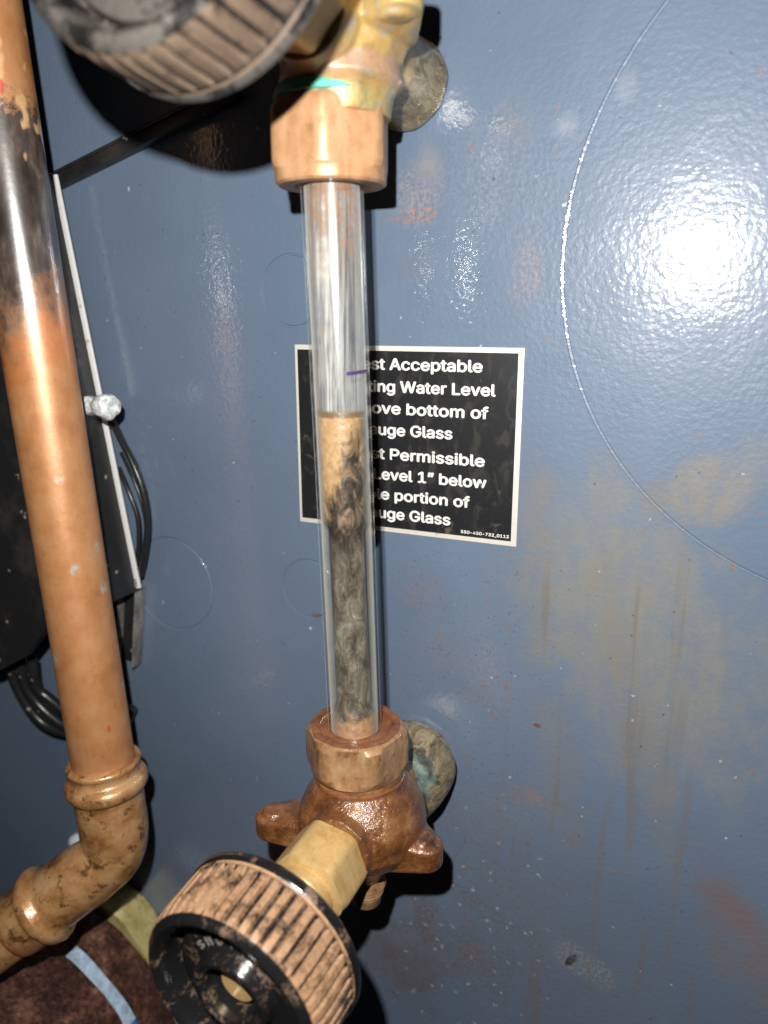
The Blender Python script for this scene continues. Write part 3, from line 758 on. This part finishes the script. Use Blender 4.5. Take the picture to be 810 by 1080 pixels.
# ---------------------------------------------------------------- copper pipe with its elbow
PB = V(-193.2, 45, -166.0); PT = V(-211.5, 45, 128.0); PA = (PT - PB).normalized()
pipe = thing('copper_pipe', 'orange copper pipe blackened near the top, running down the left side into an elbow', 'pipe', PB)
mb = MB(); mb.lathe(PB, PA, [(11.1, 0), (11.1, 100), (11.1, 200), (11.1, 294)], 64, cap=False); mb.build('straight_pipe', COPPER, pipe, 60)
mb = MB(); dn = -PA
mb.lathe(PB + PA * 7.5, dn, [(11.2, -.4), (12.6, -.4), (13.3, .3), (13.3, 1.2), (12.9, 1.9), (12.2, 2.3), (12.1, 5.2), (12.9, 5.7), (14.2, 6.4), (14.9, 8), (14.7, 10), (13.8, 11.4), (12.7, 12.0), (12.3, 12.8), (12.5, 15), (12.4, 22)], 64, cap=False)
B0 = PB + dn * 12; ED = Vector((-.68, -.46, -.57)).normalized()
B1 = PB + dn * 31.0; B2 = B1 + ED * 18; B3 = B1 + ED * 33
mb.tube([B0, PB + dn * 20, PB + dn * 27 + ED * .8, B1 + ED * 3.5 - dn * .5, B1 + ED * 9, B2, B3], lambda t: 12.4 - .9 * math.sin(PI * min(1, max(0, (t - .2) / .6))) , 48, 8)
mb.lathe(B1, ED, [(12.4, 29), (12.8, 31), (14.5, 32.0), (15.0, 33.4), (14.8, 35.6), (13.6, 36.8), (12.7, 37.4), (12.5, 38.4), (12.6, 44.5), (12.2, 45.8), (11.9, 46.4), (11.2, 46.6)], 64, cap=False)
mb.build('elbow', FITTING, pipe, 60)
mb = MB(); mb.lathe(B1, ED, [(12.0, 45.2), (12.4, 46.0), (12.3, 47.2), (11.6, 47.8)], 48, cap=False); mb.build('solder_ring', RUSTRING, pipe, 60)
mb = MB(); mb.lathe(B1, ED, [(11.1, 38), (11.1, 170)], 64, cap=False); mb.build('side_branch', FITTING, pipe, 60)

# ---------------------------------------------------------------- black control box at the left
BX = V(-204.3, 0, -107.0); TILT = math.radians(8.0)
MBX = Matrix.Translation(BX) @ Matrix.Rotation(-TILT, 4, 'Y')       # leans with the pipework
box = thing('control_box', 'black metal control box with white right edge, standing behind the copper pipe', 'control box', BX)
def bx(lo, hi, bev, name, mat, par=box, sm=35):
    m = MB(); m.box(lo, hi, MBX, bev); return m.build(name, mat, par, sm)
bx((-120, -30, 0), (0, -5, 158), 1.2, 'case', BLACK)
bx((-1.2, -8.6, 1.5), (2.0, -7.4, 157), .3, 'white_edge', SEAL)
# front cover, its bottom edge rounded
cv = MB(); pts = []
for y in (-34.0, -30.2):
    pts += [MBX @ Vector(p) for p in [(-18, y, 3), (-26, y, -8), (-40, y, -19), (-58, y, -26), (-120, y, -33), (-120, y, 156), (-16, y, 156)]]
n = 7; cv.raw(pts, [list(range(n))[::-1], list(range(n, 2 * n))] + [[i, (i + 1) % n, n + (i + 1) % n, n + i] for i in range(n)])
cv.build('cover', BLACK, box, 30)
strap = thing('flat_conduit', 'black flat conduit strap rising from the control box toward the upper handwheel', 'conduit', V(-231, 0, 50))
sm = MB(); d = (V(-150, 0, 71) - V(-232, 0, 49)); L = d.length; ang = math.atan2(d.z, d.x)
Ms = Matrix.Translation(V(-232, 0, 47.0)) @ Matrix.Rotation(-ang, 4, 'Y')
sm.box((0, -5.0, -2.6), (L, -.3, 1.8), Ms, .5); sm.build('channel', BLACK, strap, 35)
sm = MB(); sm.box((0, -6.0, 1.2), (L, -3.6, 2.2), Ms, .3); sm.build('lid', BLACK, strap, 35)

clip = thing('steel_clip', 'small bent galvanised steel bracket below the control box corner', 'bracket', V(-214, 0, -128))
Mc = Matrix.Translation(V(-211, 0, -112)) @ Matrix.Rotation(math.radians(9), 4, 'Y')
cm = MB(); cm.cur = 1; cm.box((-5, -3.2, -30), (3, -2.4, 4), Mc, .25); cm.cur = 0; cm.box((2.4, -6.0, -31), (3.3, -.4, 6), Mc, .25); cm.box((-5.8, -7.0, -29), (-4.8, -.4, 4), Mc, .25)
cm.build('channel', [STEEL, BLACK], clip, 35)
cm = MB(); cm.tube([V(-206, 6, -100), V(-204.5, 7.5, -102), V(-205.5, 8, -105), V(-207, 7, -107)], 1.3, 10); cm.build('bent_tab', STEEL, clip, 60)

def cable(pts, r, label, grp):
    o = MB().tube(pts, r, 12, 8).build('cable', CABLE, None, 60, origin=Vector(pts[0]))
    return tag(o, label, 'cable', grp)
cable([V(-212, 6, -38), V(-206.5, 8, -45), V(-201, 9, -53), V(-196.6, 9, -64), V(-196.0, 8.5, -77), V(-199, 8, -90), V(-204, 6, -101)], 1.25, 'outermost black cable bowing out beside the control box edge', 'cables looping from the control box')
cable([V(-211, 5, -40), V(-207, 5, -48), V(-202, 5, -57), V(-199.3, 5, -68), V(-199.5, 5, -80), V(-203, 5, -95)], .95, 'thin black cable just inside the outermost one beside the box edge', 'cables looping from the control box')
cable([V(-212, 4, -58), V(-206.5, 6, -66), V(-203.0, 6, -76), V(-203.2, 6, -86), V(-206, 5, -96)], .95, 'short black cable closest to the white box edge', 'cables looping from the control box')
cable([V(-210, 4, -52), V(-204, 7, -58), V(-199.6, 7.5, -67), V(-198.2, 7, -79), V(-200.5, 6.5, -90), V(-205, 6, -99)], .7, 'thinnest black wire running between the two thicker cables beside the box edge', 'cables looping from the control box')
for i, (x, zb, dx, lb) in enumerate([(-271, -174, 0, 'leftmost and lowest black cable hanging in a loop under the control box'), (-265, -171, 3, 'middle black cable of the three hanging under the control box'), (-258, -167, 6, 'rightmost black cable of the loop hanging under the control box')]):
    cable([V(x + 2, 18, -142), V(x + 1, 17, -155), V(x + 5, 15, zb + 6), V(x + 11 + dx, 13, zb - 2), V(x + 20 + dx, 11, zb - 5), V(x + 32 + dx, 9, zb - 4), V(x + 44, 7, zb + 6)], 2.3, lb, 'cables hanging under the control box')
cap = thing('wire_cap', 'clear cloudy plastic wire cap on the white edge of the control box', 'wire cap', V(-203, 30, -30.5))
ca = Vector((1, -.1, .02)).normalized(); co = V(-207.5, 22, -31.5)
mb = MB(); mb.lathe(co, ca, [(2.6, -1), (3.4, .5), (3.5, 3), (3.0, 5.2), (3.2, 6.4), (4.2, 7.4), (4.5, 9.5), (4.5, 12.2), (3.8, 13.4), (1.6, 13.6), (.02, 13.3)], 40,
                    lambda q, i, r: r * (1 + .07 * math.sin(3 * q + i) + .04 * math.sin(7 * q)), cap=False); mb.build('crimp_cap', CLEARCAP, cap, 60)
mb = MB(); mb.tube([co + Vector((1, 0, 0)), co + Vector((-1.6, -.5, 1)), co + Vector((-2.6, -1, 4)), co + Vector((-2.9, -1, 6.5))], .95, 10); mb.build('wire_end', ORANGE, cap, 60)

# ---------------------------------------------------------------- rusty stub pipe in the bottom left corner
RX, RZ = -250.0, -317.0
stub = thing('rusty_pipe', 'thick maroon rusty pipe stub with a blue band in the bottom left corner', 'pipe', V(RX, 0, RZ))
mb = MB(); mb.lathe(V(RX, 0, RZ), OUT, [(52, 16), (54, 17.5), (54, 25), (53, 27), (51.3, 28), (51, 44), (51, 96)], 96, lambda q, i, r: r + .35 * math.sin(5 * q + i) + .25 * math.sin(13 * q), cap=False); mb.build('stub', RUSTPIPE, stub, 45)
mb = MB()
def band(th0, th1, mi):
    k = 40; vs = []; fs = []
    for i in range(k + 1):
        th = th0 + (th1 - th0) * i / k; d = Vector((math.cos(th), 0, math.sin(th)))
        for rr, t in ((51.3, 33.5 + .4 * math.sin(9 * th)), (51.8, 33.5 + .4 * math.sin(9 * th)), (51.8, 39 + .5 * math.sin(7 * th + 1)), (51.3, 39)):
            vs.append(V(RX, t, RZ) + d * rr)
    for i in range(k):
        for j in range(4):
            fs.append([i * 4 + j, i * 4 + (j + 1) % 4, i * 4 + 4 + (j + 1) % 4, i * 4 + 4 + j])
    mb.raw(vs, fs, mi)
band(.46, 1.25, 0); band(-.4, .455, 1); mb.build('tape_band', [TAPE, TAPEB], stub, 60)
mb = MB(); mb.hexa(V(RX, 0, RZ), OUT, [(58, .3), (60.5, 2), (60.5, 13), (58, 16), (50, 16.5)], 106, -.15); mb.build('brass_bushing', OLDBRASS, stub, 25)
bolt = thing('screw_cap', 'small pale blue plastic screw cap on the sheet behind the elbow', 'screw cap', V(-263, 0, -248))
mb = MB(); mb.lathe(V(-262, 0, -247), OUT, [(4.4, .1), (4.5, 2), (3.8, 3.6), (2.0, 4.4), (.02, 4.6)], 32, cap=False); mb.build('cap_head', WHITEPL, bolt, 60)

# ---------------------------------------------------------------- light: the phone's own flash beside its lens
lt = bpy.data.lights.new('phone_flash', 'POINT'); lt.energy = 4.7; lt.shadow_soft_size = .0022; lt.color = (1.0, .965, .92)
lo = bpy.data.objects.new('phone_flash', lt); C.objects.link(lo); lo.location = V(-17, 231, 31) * S
w = bpy.data.worlds.new('World'); bpy.context.scene.world = w; w.use_nodes = True
bg = w.node_tree.nodes['Background']; bg.inputs[0].default_value = (.75, .85, 1, 1); bg.inputs[1].default_value = .004

# ---------------------------------------------------------------- camera
A3 = [[0.91675, 0.09873, -0.38707], [-0.00237, -0.96761, -0.25242], [0.39946, -0.23233, 0.88682]]   # rows: x, z, into the sheet; columns: right, down, forward
right = Vector((A3[0][0], A3[2][0], A3[1][0])); down = Vector((A3[0][1], A3[2][1], A3[1][1])); fwd = Vector((A3[0][2], A3[2][2], A3[1][2]))
cd = bpy.data.cameras.new('camera'); cam = bpy.data.objects.new('camera', cd); C.objects.link(cam)
M = Matrix((right, -down, -fwd)).transposed().to_4x4(); M.translation = V(0, 230, 0) * S; cam.matrix_world = M
cd.sensor_fit = 'HORIZONTAL'; cd.sensor_width = 36; cd.lens = 36 * 800 / 810; cd.clip_start = .005; cd.clip_end = 20
cd.dof.use_dof = True; cd.dof.focus_distance = .235; cd.dof.aperture_fstop = 12
sc = bpy.context.scene; sc.camera = cam
sc.view_settings.view_transform = 'Standard'; sc.view_settings.look = 'None'; sc.view_settings.exposure = 0; sc.view_settings.gamma = 1
sc.cycles.use_denoising = True; sc.cycles.max_bounces = 10; sc.cycles.transparent_max_bounces = 24; sc.cycles.sample_clamp_indirect = 40
